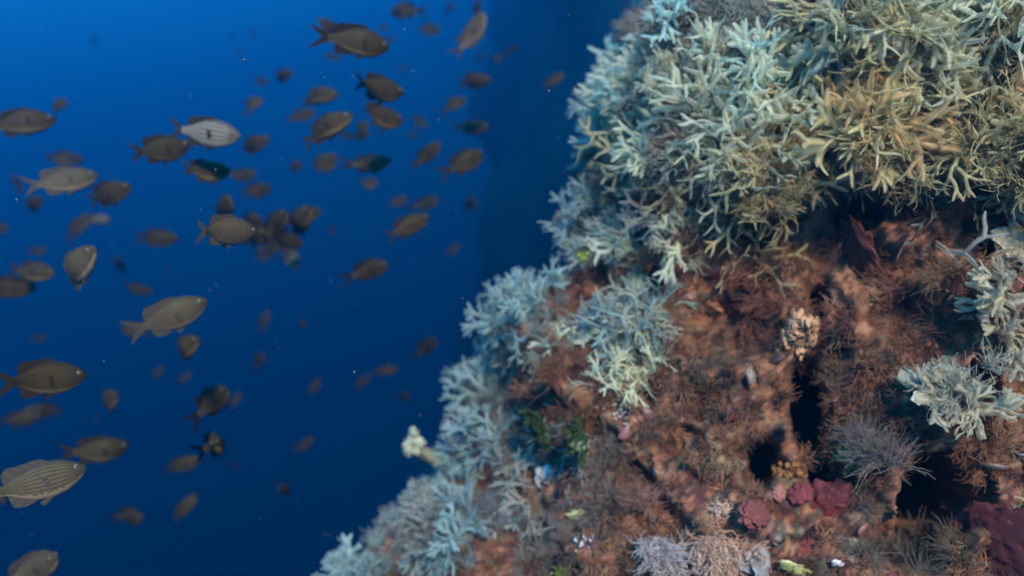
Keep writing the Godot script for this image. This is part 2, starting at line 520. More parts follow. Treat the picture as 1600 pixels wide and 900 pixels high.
func build_seaweed() -> void:
	var pale := Color(1.85, 1.9, 1.9)  # pale growing tips, with painted sparkle brightening them further
	FRONDS["fork"] = []; FRONDS["slim"] = []; FRONDS["broad"] = []; FRONDS["open"] = []
	for k in 9:
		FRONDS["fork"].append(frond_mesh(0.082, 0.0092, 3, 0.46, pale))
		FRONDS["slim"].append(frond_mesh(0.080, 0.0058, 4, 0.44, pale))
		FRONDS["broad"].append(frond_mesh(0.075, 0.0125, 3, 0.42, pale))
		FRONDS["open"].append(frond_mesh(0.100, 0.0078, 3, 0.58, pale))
	var fuzz := []
	for k in 5: fuzz.append(bush_mesh(150, 0.055, 0.00045, 0.4, 1.0))
	FRONDS["fuzz"] = fuzz
	var hues := {"teal": [0.54, 0.70, 0.60], "sage": [0.70, 0.70, 0.48], "olive": [0.62, 0.54, 0.28], "amber": [0.60, 0.42, 0.19], "shaded_teal": [0.36, 0.47, 0.41], "grey": [0.40, 0.40, 0.33], "cream": [0.58, 0.52, 0.35]}  # flank weed is the blue-green one with shade put into its colour
	for h in hues:
		WEED[h] = []; WEED[h + "_hair"] = []
		for f in [0.78, 1.0, 1.15]: WEED[h].append(weed_mat(lin(hues[h][0] * f, hues[h][1] * f, hues[h][2] * f), 1.0))
		for f in [0.78, 1.0, 1.15]:
			var hm := surface_mat(lin(hues[h][0] * f, hues[h][1] * f, hues[h][2] * f), 0.6, true); hm.backlight_enabled = true; hm.backlight = Color(1, 1, 1)
			WEED[h + "_hair"].append(hm)
	var up := Vector3(-0.25, 0.75, 0.35)
	# upper ledge
	var rows := [
		# x0, x1, y0, y1, count, kind list, material list, name, label
		[985, 1090, 5, 50, 6, ["fork"], ["teal"], "on the topmost outer shoulder of the reef", "seaweed on the topmost shoulder"],
		[915, 1060, 115, 225, 28, ["fork", "broad", "slim"], ["teal", "teal", "sage"], "on the outer corner of the ledge", "seaweed on the outer corner of the ledge"],
		[1050, 1330, 60, 240, 44, ["fork", "open", "broad"], ["teal", "sage", "sage"], "on the crest of the ledge", "seaweed on the crest of the ledge"],
		[1310, 1610, -10, 150, 32, ["open", "broad", "open"], ["sage", "sage", "olive"], "at the very top of the reef", "tall seaweed at the top of the reef"],
		[1180, 1610, 170, 270, 32, ["open", "slim", "fork"], ["olive", "amber", "olive"], "fringing the overhang", "golden seaweed fringing the overhang"],
		[960, 1180, 230, 370, 22, ["open", "fork"], ["sage", "olive", "grey"], "below the outer corner of the ledge", "seaweed under the outer corner"],
		[870, 1010, 260, 430, 18, ["fork", "slim"], ["shaded_teal", "grey"], "on the shaded flank beside open water", "seaweed on the shaded flank"],
		[745, 850, 430, 510, 18, ["fork", "broad", "slim"], ["shaded_teal", "teal", "shaded_teal"], "on the knob jutting into open water", "seaweed on the jutting knob"],
		[830, 1000, 440, 600, 22, ["slim", "fork", "open"], ["grey", "sage", "shaded_teal"], "on the buttress above the green leaves", "seaweed on the buttress"],
		[695, 800, 540, 730, 30, ["fork", "slim"], ["shaded_teal", "shaded_teal", "shaded_teal", "grey"], "on the reef edge above the lobed pale growth", "seaweed along the reef edge"],
		[600, 760, 730, 900, 30, ["fork", "slim", "broad"], ["shaded_teal", "grey", "shaded_teal"], "on the foot of the slope", "seaweed on the foot of the slope"],
		[805, 930, 720, 870, 12, ["slim", "fork"], ["grey", "shaded_teal", "grey"], "around the white broken shell on the lower flank", "seaweed around the white broken shell"],
		[485, 620, 840, 905, 12, ["fork", "broad"], ["teal", "shaded_teal", "shaded_teal"], "on the outermost toe of the reef", "seaweed on the toe of the reef"],
		[1540, 1620, 420, 560, 5, ["open"], ["cream", "cream", "olive"], "arching beside the creamy seaweed crown", "buff arching seaweed"],
		[1570, 1630, 700, 780, 3, ["open"], ["cream"], "beside the deep dark hollow", "pale seaweed by the hollow"]]
	for r in rows:
		var lean := up
		var cen := Vector2.ZERO
		var own := Vector3.ZERO
		for k in r[4]:
			if k % (4 if r[1] > 900 else 2) == 0:
				cen = Vector2(rng.randf_range(r[0], r[1]), rng.randf_range(r[2], r[3]))
				own = Vector3(rng.randf_range(-0.6, 0.6), rng.randf_range(-0.5, 0.3), rng.randf_range(0.0, 0.5))
			var px := cen.x + rng.randfn() * 26.0; var py := cen.y + rng.randfn() * 20.0
			var kd: String = r[5][k % r[5].size()]
			var mt: String = r[6][rng.randi_range(0, r[6].size() - 1)]
			var look: String = {"fork": "stubby-tipped", "slim": "finely branched", "broad": "broad-bladed", "open": "wide-forked"}[kd]
			var hue: String = {"teal": "blue-green", "sage": "pale yellow-green", "olive": "olive-gold", "amber": "amber brown", "shaded_teal": "painted-shade sea-green", "grey": "greyish buff", "cream": "creamy"}[mt]
			tuft("forked_seaweed", hue + " " + look + " seaweed tuft " + r[7], r[8], px, py, kd, mt, (0.55 if r[0] >= 1540 else rng.randf_range(0.75, 1.15) if r[2] < 200 else rng.randf_range(0.6, 1.0)), lean + own + Vector3(rng.randf_range(-0.2, 0.2), rng.randf_range(-0.2, 0.2), rng.randf_range(0, 0.2)))
	tuft("forked_seaweed", "painted-shade sea-green seaweed tuft at the foot of the pale lobed growth", "", 690, 722, "slim", "shaded_teal", 0.7, Vector3(-0.9, 0.3, 0.3), 9)
	tuft("forked_seaweed", "painted-shade sea-green broad seaweed tuft just above the pale lobed growth", "", 700, 690, "broad", "shaded_teal", 0.7, Vector3(-0.9, 0.5, 0.3), 9)
	var extra := [
		[1260, 330, "open", "olive", 0.8, "straggling olive seaweed spray hanging from the overhang over red rock"], [1330, 345, "open", "olive", 0.75, "thin golden seaweed spray dangling beside the dark notch under the overhang"],
		[1540, 330, "open", "olive", 0.8, "golden seaweed spray dangling above the salmon sponge"], [1150, 350, "fork", "grey", 0.75, "washed-out seaweed spray beside the star-shaped seaweed"],
		[1440, 610, "broad", "cream", 0.68, "creamy broad-bladed seaweed crowning the lower bulge"], [1530, 640, "broad", "cream", 0.66, "creamy seaweed drooping towards the dark hollow"],
		[1565, 455, "broad", "cream", 0.68, "cream arching seaweed blades beside the upper buff tufts"], [1575, 535, "broad", "cream", 0.66, "cream arching seaweed blades above the creamy crown"],
		[1590, 300, "broad", "teal", 0.7, "pale turquoise seaweed at the end of the overhang"]]
	for a in extra: tuft("forked_seaweed", a[5], "", a[0], a[1], a[2], a[3], a[4], Vector3(rng.randf_range(-0.6, 0.1), rng.randf_range(-0.2, 0.5), 0.6), 8)
	for a in [[955, 520, "pale wispy seaweed strands trailing down the middle of the buttress"], [960, 580, "pale wispy seaweed strands trailing below the buttress"], [1000, 500, "pale wispy seaweed strands beside the fine white beads"]]:
		tuft("forked_seaweed", a[2], "", a[0], a[1], "slim", "sage", 0.95, Vector3(0.0, -0.5, 0.8), 7)
	tuft("forked_seaweed", "star-shaped olive seaweed spreading its forks under the ledge", "", 1090, 385, "open", "olive", 1.0, Vector3(0, -0.2, 0.8), 6)
	tuft("forked_seaweed", "drooping olive seaweed with splayed tips hanging over red rock", "", 1185, 390, "open", "olive", 0.9, Vector3(0.1, -0.9, 0.6), 4)
	tuft("forked_seaweed", "single pale forked frond reaching sideways over the red-brown wall", "", 1455, 378, "open", "grey", 1.0, Vector3(-1.2, -0.1, 0.3), 2)
	tuft("forked_seaweed", "limp tan seaweed strands trailing down the red-brown wall", "", 1480, 400, "slim", "amber", 0.9, Vector3(0.2, -1.2, 0.3), 4)

# ---------------------------------------------------------------- other growths
func blob(px: float, py: float, rx: float, ry: float, rz: float, sink := 0.3) -> Transform3D:
	var h := spot(px, py, 40)
	if h.is_empty(): return Transform3D()
	return Transform3D(frame(h[1], rng.randf() * TAU).scaled_local(Vector3(rx, ry, rz)), h[0] - h[1] * ry * sink)

func on(px: float, py: float, lean := Vector3.ZERO, turn := 0.0) -> Transform3D:
	var h := spot(px, py, 40)
	return Transform3D(frame((h[1] + lean).normalized(), turn), h[0])

func lumpy(detail: int, amp: float, fr: float) -> ArrayMesh:
	var s := Shape.new()
	var rings := detail; var sides := detail * 2
	var ph := rng.randf() * 30.0
	for i in rings + 1:
		for j in sides:
			var a := PI * i / rings; var b := TAU * j / sides
			var d := Vector3(sin(a) * cos(b), cos(a), sin(a) * sin(b))
			var r := 1.0 + amp * n2.get_noise_3dv(d * fr + Vector3(ph, 0, 0)) + amp * 0.4 * n3.get_noise_3dv(d * fr * 3.5 + Vector3(0, ph, 0))
			s.add(d * r, d)
	for i in rings:
		for j in sides:
			var j2 := (j + 1) % sides
			s.quad(i * sides + j, i * sides + j2, (i + 1) * sides + j2, (i + 1) * sides + j)
	var st := SurfaceTool.new(); st.create_from(s.done(), 0); st.generate_normals()
	return st.commit()

func bush_mesh(count: int, r: float, thick: float, curl: float, flat: float, sprays := 9) -> ArrayMesh:
	# several ragged sprays of soft filaments, each with its own lean
	var s := Shape.new()
	for q in sprays:
		var foot := Vector3(rng.randfn() * 0.42, rng.randf_range(-0.1, 0.12), rng.randfn() * 0.42) * r
		var main := Vector3(rng.randf_range(-0.9, 0.9), rng.randf_range(0.1, 1.0) * flat, rng.randf_range(-0.9, 0.9)).normalized()
		var reach := r * rng.randf_range(0.45, 1.0)
		var tone := rng.randf_range(0.75, 1.2)
		for k in int(1.6 * count / sprays):
			var d := (main + Vector3(rng.randfn(), rng.randfn(), rng.randfn()) * 0.42).normalized()
			var c := Color.WHITE * tone * rng.randf_range(0.75, 1.15)
			var pts := filament(foot + Vector3(rng.randfn(), rng.randfn(), rng.randfn()) * r * 0.06, d, reach * rng.randf_range(0.4, 1.1), curl * 1.4, 5)
			tube(s, pts, thick, thick * 0.5, c, c * 1.15)
			if k % 2 == 0:
				tube(s, filament(pts[2], (d + Vector3(rng.randfn(), rng.randfn(), rng.randfn()) * 0.6).normalized(), reach * 0.4, curl, 3), thick * 0.8, thick * 0.4, c, c * 1.15)
	return s.done()

func fan_mesh(r0: float, r1: float, half: float, cup: float, wav: float, rim: bool) -> ArrayMesh:
	# a ragged fan-shaped blade with thickness; the rim is its outer pale edge
	var s := Shape.new()
	var na := 36; var nr := 14 if not rim else 2
	var ph := rng.randf() * 9.0
	for side in 2:
		for i in na + 1:
			var a := lerpf(-half, half, float(i) / na)
			var rag := 1.0 + 0.35 * n2.get_noise_2d(a * 1.1, ph) + 0.08 * n3.get_noise_2d(a * 4.0, ph)
			if rim and n3.get_noise_2d(a * 2.5, ph + 4.0) < -0.12: rag -= 0.03
			for j in nr + 1:
				var t := float(j) / nr
				var r := lerpf(r0, r1, t) * rag
				var q := lerpf(r0, r1, t) / r1 if not rim else 1.0
				var y := r * cos(a) * 0.85; var x := r * sin(a)
				var z := cup * r * q + wav * q * sin(a * 7.0 + ph) + wav * 0.5 * q * sin(a * 13.0 + ph * 2.0)
				z += r1 * 0.22 * q * n2.get_noise_2d(x * 25.0 + ph, y * 25.0) + r1 * 0.12 * n3.get_noise_2d(x * 110.0 + ph, y * 110.0)
				var band := 1.0 + 0.5 * n3.get_noise_2d(x * 200.0, y * 200.0 + ph) + 0.5 * n1.get_noise_2d(x * 60.0, y * 60.0 + ph)
				if not rim and fposmod(q * 3.2 + 0.3 * n2.get_noise_2d(a, ph), 1.0) > 0.72: band *= 1.5
				s.add(Vector3(x, y, z + (0.0006 if side == 0 else -0.0006)), Vector3(0, 0, 1 if side == 0 else -1), Color(band, band * 0.98, band * 0.9))
	var per := (na + 1) * (nr + 1)
	for side in 2:
		for i in na:
			for j in nr:
				var a := side * per + i * (nr + 1) + j
				if side == 0: s.quad(a, a + 1, a + nr + 2, a + nr + 1)
				else: s.quad(a, a + nr + 1, a + nr + 2, a + 1)
	for i in na:
		var a := i * (nr + 1) + nr
		s.quad(a, a + nr + 1, per + a + nr + 1, per + a)
	var st := SurfaceTool.new(); st.create_from(s.done(), 0); st.generate_normals()
	return st.commit()

func build_growths() -> void:
	# encrusting sponges
	for a in SPONGES:
		var t := blob(a[0], a[1], a[2] * 1.25, a[3] * 0.55, a[2] * rng.randf_range(0.7, 1.1), -0.5)
		var o := part(numbered("sponge"), lumpy(26, 0.5, 1.7), surface_mat(lin(a[4][0] * 0.8, a[4][1] * 0.7, a[4][2] * 0.5), 0.8), self, Transform3D(CB, Vector3.ZERO) * t)
		tag(o, a[5], "sponge")
	# knobbly orange and peach growths: many lobes each
	var knobs := [
		[1250, 520, 26, 0.030, lin(0.34, 0.18, 0.085), "peach knobbly branching growth in the middle of the wall", Vector2(0.9, -1.3)],
		[1290, 580, 18, 0.022, lin(0.28, 0.14, 0.07), "buff orange knobbly growth at the head of the dark cleft", Vector2(1, 1)],
		[1235, 735, 22, 0.020, lin(0.20, 0.085, 0.018), "golden orange knobbly sponge at the foot of the dark cleft", Vector2(1, 1)],
		[1325, 720, 16, 0.018, lin(0.27, 0.125, 0.03), "bright amber knobbly sponge beside the small dark hole", Vector2(1, 1.2)],
		[1375, 455, 14, 0.020, lin(0.418, 0.216, 0.094), "sandy orange knobbly growth under the pale forked frond", Vector2(1.3, 0.6)],
		[1590, 610, 8, 0.012, lin(0.396, 0.173, 0.050), "small amber knob beside the creamy seaweed crown", Vector2(1, 1)]]
	var lump := []
	for k in 4: lump.append(lumpy(8, 1.0, 1.8))
	for a in knobs:
		var t := on(a[0], a[1])
		var o := thing("knobbly_growth", a[5], "sponge", t)
		var m := surface_mat(a[4], 0.7)
		for k in a[2] * 3:
			var q: Vector3 = Vector3(rng.randfn() * 0.36 * a[6].x, rng.randf_range(-0.15, 0.25), rng.randfn() * 0.36 * absf(a[6].y)) * a[3]
			var r: float = a[3] * rng.randf_range(0.09, 0.28)
			part("lobe", lump[rng.randi_range(0, 3)], m, o, Transform3D(Basis(Vector3(1, 0, 0), rng.randf() * 6.0).scaled_local(Vector3(r, r * rng.randf_range(0.8, 1.8), r)), q))
	# pompom and feathery seaweeds
	var bushes := [
		[1100, 775, 0.056, 620, 0.0007,  0.75, lin(0.64, 0.44, 0.27), "cream-pink pompom seaweed, largest tuft low on the slope"],
		[1125, 865, 0.052, 560, 0.0007,  0.75, lin(0.58, 0.38, 0.26), "pinkish cream pompom seaweed below the largest pompom"],
		[1040, 870, 0.040, 360, 0.0006, 0.45, lin(0.40, 0.34, 0.31), "greyish pompom seaweed between the two pinkish tufts"],
		[965, 855, 0.046, 420, 0.0006, 0.45, lin(0.44, 0.29, 0.18), "tan orange pompom seaweed at the bottom of the slope"],
		[1120, 720, 0.026, 200, 0.0004, 0.3, lin(0.324, 0.202, 0.108), "small straw-coloured feathery tuft above the pompom seaweed"],
		[1000, 775, 0.036, 260, 0.0004, 0.4, lin(0.245, 0.122, 0.079), "rust-red wiry seaweed tuft uphill of the tan pompom"],
		[1060, 635, 0.040, 300, 0.0004, 0.4, lin(0.274, 0.122, 0.079), "coppery feathery seaweed beside the white speckled crust"],
		[1190, 600, 0.060, 480, 0.00045, 0.3, lin(0.158, 0.108, 0.054), "large olive-brown feathery seaweed mound beside the dark cleft"],
		[1130, 560, 0.045, 300, 0.00045, 0.35, lin(0.101, 0.065, 0.036), "dark brown feathery mound under the salmon patch"],
		[1380, 690, 0.055, 420, 0.00045, 0.3, lin(0.173, 0.137, 0.108), "grey-brown feathery seaweed between cleft and hollow"],
		[1350, 625, 0.040, 300, 0.00045, 0.35, lin(0.245, 0.122, 0.072), "russet feathery seaweed above the grey-brown tuft"],
		[1430, 520, 0.050, 340, 0.00045, 0.35, lin(0.202, 0.086, 0.043), "rusty feathery seaweed across the wall from the cream arching blades"],
		[1400, 430, 0.045, 300, 0.00045, 0.35, lin(0.187, 0.072, 0.040), "red-brown feathery seaweed under the overhang"],
		[1200, 470, 0.045, 320, 0.00045, 0.35, lin(0.216, 0.086, 0.050), "brick-red feathery seaweed above the peach knobbly growth"],
		[890, 560, 0.046, 380, 0.00045, 0.3, lin(0.173, 0.072, 0.032), "rust-brown feathery mound above the rose-pink patch"],
		[1040, 480, 0.034, 260, 0.00045, 0.35, lin(0.187, 0.108, 0.050), "tawny feathery seaweed under the star-shaped seaweed"],
		[1470, 430, 0.034, 240, 0.00045, 0.35, lin(0.216, 0.115, 0.050), "tawny feathery seaweed beside the limp trailing strands"],
		[800, 720, 0.055, 420, 0.00045, 0.25, lin(0.144, 0.144, 0.130), "smoky grey feathery seaweed beside the white ring shell"],
		[790, 800, 0.050, 380, 0.00045, 0.25, lin(0.137, 0.137, 0.126), "smoky grey feathery seaweed above the white twiggy growth"],
		[940, 720, 0.048, 360, 0.00045, 0.25, lin(0.180, 0.144, 0.108), "taupe feathery seaweed right under the green leaves"],
		[935, 800, 0.048, 360, 0.00045, 0.25, lin(0.173, 0.130, 0.097), "taupe feathery seaweed beside the yellow flake shell"],
		[700, 690, 0.040, 300, 0.00045, 0.25, lin(0.122, 0.144, 0.137), "slate feathery seaweed behind the pale lobed growth"],
		[690, 850, 0.045, 320, 0.00045, 0.25, lin(0.144, 0.151, 0.144), "slate feathery seaweed at the bottom of the outer flank"],
		[780, 620, 0.045, 320, 0.00045, 0.25, lin(0.130, 0.144, 0.130), "slate feathery seaweed uphill of the green leaves"],
		[850, 860, 0.045, 320, 0.00045, 0.25, lin(0.158, 0.144, 0.122), "dull grey feathery seaweed under the wine-red crust"],
		[1400, 860, 0.050, 300, 0.00045, 0.3, lin(0.094, 0.072, 0.050), "dark feathery seaweed below the deep dark hollow"],
		[1480, 860, 0.040, 240, 0.00045, 0.3, lin(0.144, 0.108, 0.058), "khaki feathery seaweed beside the broad red sponge crust"],
		[1330, 850, 0.036, 260, 0.00045, 0.3, lin(0.173, 0.137, 0.101), "dun feathery seaweed beside the yellow shell flake"],
		[1480, 605, 0.045, 380, 0.00045, 0.35, lin(0.396, 0.374, 0.259), "creamy feathery seaweed on the lower bulge behind the fan"],
		[1530, 720, 0.030, 200, 0.00045, 0.3, lin(0.187, 0.079, 0.036), "rust feathery seaweed at the upper rim of the dark hollow"]]
	for a in bushes:
		var t := on(a[0], a[1], Vector3(0, 0.35, 0.2), rng.randf() * TAU)
		if a[7].contains("pompom"): t.origin += Vector3(0, 0.004, 0.016)
		var o := thing("feathery_seaweed", a[7], "seaweed", t)
		var m := surface_mat(a[6], 0.7, true); m.backlight_enabled = true; m.backlight = Color(0.4, 0.4, 0.4)
		part("filaments", bush_mesh(a[3], a[2], a[4], a[5], 1.0, 22 if a[7].contains("pompom") else 11), m, o)
		part("core", lumpy(9, 0.5, 2.5), surface_mat(a[6], 0.9), o, Transform3D(Basis.from_scale(Vector3.ONE * a[2] * 0.2), Vector3.ZERO))
	# fan seaweeds
	var fans := [
		[1455, 615, 0.040, 0.5, "pale fan seaweed with a whitish rim on the lower bulge", -0.35, Vector3(0.1, 0.9, 0.5)],
		[1590, 385, 0.032, 0.9, "small curled ring of pale fan seaweed near the overhang", 0.2, Vector3(-0.2, 0.3, 0.8)],
		[1180, 890, 0.030, 0.5, "smooth lilac-grey fan seaweed at the bottom of the slope", 0.3, Vector3(0.2, 0.8, 0.6)]]
	for a in fans:
		var h := spot(a[0], a[1])
		var t := Transform3D(frame((h[1] * 0.6 + a[6]).normalized(), a[5]), h[0] - h[1] * 0.01)
		var o := thing("fan_seaweed", a[4], "seaweed", t)
		var lil: bool = a[4].begins_with("smooth")
		var m := surface_mat(lin(0.194, 0.187, 0.180) if lil else lin(0.245, 0.223, 0.144), 0.7, true); m.backlight_enabled = true; m.backlight = Color(0.5, 0.5, 0.45)
		for k in 2:
			var r: float = a[2] * (1.0 if k == 0 else 0.75)
			var tt := Transform3D(Basis(Vector3.UP, k * 1.1), Vector3.ZERO)
			var st := rng.state
			part("blade", fan_mesh(0.004, r, 1.15, a[3], r * 0.07, false), m, o, tt)
			rng.state = st
			part("white_rim", fan_mesh(r, r + 0.0014, 1.15, a[3], r * 0.07, true), surface_mat(lin(0.360, 0.367, 0.331), 0.6, true), o, tt)
	# green leaves
	var greens := [
		[850, 648, 0.024, lin(0.014, 0.030, 0.008), "dark green rounded leaf cluster above the white ring shell", 4],
		[912, 655, 0.026, lin(0.018, 0.040, 0.007), "bright green rounded leaf cluster beside the white speckled crust", 3],
		[738, 735, 0.015, lin(0.043, 0.086, 0.022), "small green rounded leaf on the outer flank", 2],
		[852, 357, 0.010, lin(0.144, 0.187, 0.029), "tiny yellow-green leaf on the notch above the jutting knob", 2],
		[892, 246, 0.010, lin(0.036, 0.086, 0.014), "tiny green leaf under the outer corner of the ledge", 2],
		[700, 815, 0.014, lin(0.022, 0.043, 0.022), "dark green leaf low on the outer flank", 3],
		[890, 870, 0.016, lin(0.065, 0.072, 0.014), "moss-green leaf cluster under the yellow flake shell", 3]]
	for a in greens:
		var t := on(a[0], a[1], Vector3(0, 0.3, 0.7))
		t.origin += Vector3(0, -a[2] * 0.6, 0.045)
		var o := thing("leafy_alga", a[4], "seaweed", t)
		var m := surface_mat(a[3], 0.5, true); m.backlight_enabled = true; m.backlight = Color(0.4, 0.4, 0.3)
		for k in a[5] + 2:
			var q: Basis = Basis(Vector3.UP, rng.randf_range(-0.5, 0.5)) * Basis(Vector3(0, 0, 1), (k - a[5] * 0.5 + 0.5) * 0.8) * Basis(Vector3(1, 0, 0), rng.randf_range(-0.4, 0.5))
			part("leaf", fan_mesh(0.001, a[2] * 1.5, 1.0, 0.3, a[2] * 0.12, false), m, o, Transform3D(q.scaled_local(Vector3.ONE * rng.randf_range(0.75, 1.05)), Vector3(0, 0.004 + 0.003 * k, 0.003 * k)))
	# pale lobed growth on the edge
	var lobes := thing("lobed_growth", "pale yellow-white growth of three round lobes on the reef edge", "bryozoan", on(650, 705, Vector3(-0.3, 0.4, 0.3)))
	lobes.position = CB * (dirpx(645, 698) * (-spot(660, 715, 60)[0].z - 0.02))
	var lm := surface_mat(lin(0.28, 0.30, 0.20), 0.7)
	var lobe := lumpy(16, 1.1, 3.6)
	lobes.basis = CB.scaled_local(Vector3.ONE * 0.8)
	for k in 17:
		var q := Vector3(rng.randf_range(-0.015, 0.015), rng.randf_range(-0.012, 0.016), rng.randf_range(-0.006, 0.006))
		if k < 5: q = Vector3(rng.randf_range(-0.004, 0.006), rng.randf_range(0.016, 0.032), rng.randf_range(-0.003, 0.003))
		var rr := rng.randf_range(0.0055, 0.0095)
		part("lobe", lobe, lm, lobes, Transform3D(Basis(Vector3(rng.randfn(), rng.randfn(), rng.randfn()).normalized(), rng.randf() * 3.0).scaled_local(Vector3(1, 1.2, 0.7) * rr), q))
	part("stalk", lumpy(14, 0.9, 2.4), surface_mat(lin(0.115, 0.122, 0.072), 0.8), lobes, Transform3D(Basis(Vector3(0, 0, 1), 1.0).scaled_local(Vector3(0.013, 0.045, 0.012)), Vector3(0.034, -0.022, -0.012)))
	# white ring shell
	var ring := thing("broken_shell", "white broken ring-shaped shell on the grey flank", "shell", on(860, 733, Vector3(0, 0, 1.2)))
	ring.basis = CB; ring.position += CB * Vector3(0, 0, 0.045)
	var wm := surface_mat(lin(0.30, 0.31, 0.30), 0.3)
	var ym := surface_mat(lin(0.360, 0.331, 0.173), 0.5)
	var arcs := [[2.5, 3.5, 0.0045, wm], [3.5, 5.2, 0.003, wm], [5.3, 6.0, 0.0035, wm], [-0.35, 0.6, 0.0035, ym], [0.5, 1.0, 0.005, wm]]
	for a in arcs:
		var s := Shape.new(); var pts := []
		for k in 9:
			var th := lerpf(a[0], a[1], k / 8.0)
			pts.append(Vector3(cos(th) * 0.023, sin(th) * 0.019, 0.003 * sin(th * 3.0)) + Vector3(rng.randfn(), rng.randfn(), rng.randfn()) * 0.0012)
		tube(s, pts, a[2], a[2] * 0.55, Color.WHITE, Color.WHITE, 8)
		part("shell_arc", s.done(), a[3], ring)
		part("shell_lump", lump[1], a[3], ring, Transform3D(Basis.from_scale(Vector3.ONE * a[2] * 1.3), pts[0]))
	part("shell_lump", lump[2], surface_mat(lin(0.446, 0.475, 0.475), 0.3), ring, Transform3D(Basis.from_scale(Vector3(0.012, 0.009, 0.005)), Vector3(-0.010, 0.007, 0.0)))
	# flakes and chips of shell
	var flakes := [
		[905, 805, 0.017, 0.013, lin(0.504, 0.475, 0.187), "pale yellow flake shell standing out on wine-red crust"],
		[1237, 877, 0.020, 0.008, lin(0.26, 0.26, 0.09), "yellow-green flat shell flake at the bottom of the slope"],
		[1104, 656, 0.010, 0.006, lin(0.34, 0.32, 0.24), "cream half-moon shell chip on dark brown rock"],
		[1062, 717, 0.010, 0.004, lin(0.518, 0.446, 0.418), "pinkish white shell sliver above the pompom seaweed"],
		[852, 628, 0.006, 0.004, lin(0.504, 0.533, 0.475), "tiny white chip on the dark green leaves"],
		[1300, 877, 0.007, 0.005, lin(0.475, 0.432, 0.446), "tiny white chip beside the yellow-green flake"],
		[820, 890, 0.010, 0.006, lin(0.374, 0.418, 0.432), "pale blue-white chip at the foot of the slope"]]
	for a in flakes:
		var t := on(a[0], a[1], Vector3(0, 0.2, 0.9))
		t.origin += Vector3(0, 0, 0.010)
		var o := thing("shell_flake", a[5], "shell", t)
		o.basis = CB * Basis(Vector3(0, 0, 1), rng.randf_range(-0.4, 0.2)) * Basis(Vector3(1, 0, 0), 0.5)
		var m := surface_mat(a[4], 0.4)
		part("plate", lumpy(8, 0.8, 1.6), m, o, Transform3D(Basis.from_scale(Vector3(a[2], a[3] * 0.8, a[3] * 0.3)), Vector3.ZERO))
		if a[2] > 0.009: part("plate", lumpy(8, 0.8, 1.6), m, o, Transform3D(Basis(Vector3(0, 0, 1), -0.7).scaled_local(Vector3(a[2] * 0.6, a[3] * 0.6, a[3] * 0.3)), Vector3(a[2] * 0.3, -a[3] * 0.5, 0.002)))
	# beaded white growths
	var beads := [
		[975, 640, 34, 0.018, 0.0014, "white speckled crust beside the bright green leaves"],
		[1062, 480, 22, 0.022, 0.0014, "fine white beads strewn below the star-shaped seaweed"],
		[1020, 560, 16, 0.020, 0.0014, "fine white beads on the rusty patch of the buttress"],
		[752, 720, 9, 0.016, 0.0016, "short string of white beads beside the small green leaf"],
		[735, 660, 10, 0.014, 0.0024, "white speckles on the reef edge above the string of beads"],
		[915, 838, 12, 0.014, 0.0018, "white speckles beside the yellow flake shell"],
		[1010, 710, 12, 0.014, 0.0018, "pinkish white speckles above the rust-red wiry tuft"],
		[825, 570, 18, 0.018, 0.0022, "blue-white speckled crust above the rose-pink patch"],
		[1250, 210, 20, 0.022, 0.0016, "white beads among the sage tufts on the ledge"]]
	var bead := lumpy(5, 0.4, 2.0)
	for a in beads:
		var t := on(a[0], a[1], Vector3(0, 0.2, 0.5))
		t.origin += Vector3(0, 0, 0.012)
		var o := thing("beaded_growth", a[5], "bryozoan", t)
		var m := surface_mat(lin(0.28, 0.28, 0.26), 0.4)
		var string: bool = a[5].contains("string")
		for k in a[2]:
			var q: Vector3 = Vector3(rng.randfn() * 0.5, rng.randfn() * 0.2, rng.randfn() * 0.6) * a[3]
			if string: q = Vector3(0.1 * sin(k * 1.3), 0, (k - a[2] * 0.5) * 0.25) * a[3]
			part("bead", bead, m, o, Transform3D(Basis.from_scale(Vector3(1, 1, 1.4) * a[4] * rng.randf_range(0.5, 1.2)), q))
	# white twiggy growths
	var twigs := [[755, 815, 0.055, "white twiggy growth on the lower flank beside the dusky pink sponge"], [690, 830, 0.04, "grey-white twigs among the blue-grey seaweed at the foot"], [720, 770, 0.04, "thin whitish twigs below the small green leaf"], [1600, 730, 0.04, "pale twigs beside the deep dark hollow"]]
	for a in twigs:
		var t := on(a[0], a[1], Vector3(0, 0.2, 0.8)); t.origin += Vector3(0, 0, 0.012)
		var o := thing("twiggy_growth", a[3], "bryozoan", t)
		o.basis = CB
		var m := surface_mat(lin(0.331, 0.338, 0.346), 0.6)
		for k in 5:
			var s := Shape.new()
			var an := rng.randf_range(-0.9, 1.6)
			var pts := filament(Vector3.ZERO, Vector3(cos(an), sin(an), 0.2), a[2] * rng.randf_range(0.4, 0.9), 0.5, 7)
			tube(s, pts, 0.0017, 0.0010, Color.WHITE, Color.WHITE, 5)
			tube(s, filament(pts[3], Vector3(cos(an + 0.9), sin(an + 0.9), 0.1), a[2] * 0.3, 0.4, 4), 0.0013, 0.0009, Color.WHITE, Color.WHITE, 5)
			part("twig", s.done(), m, o)

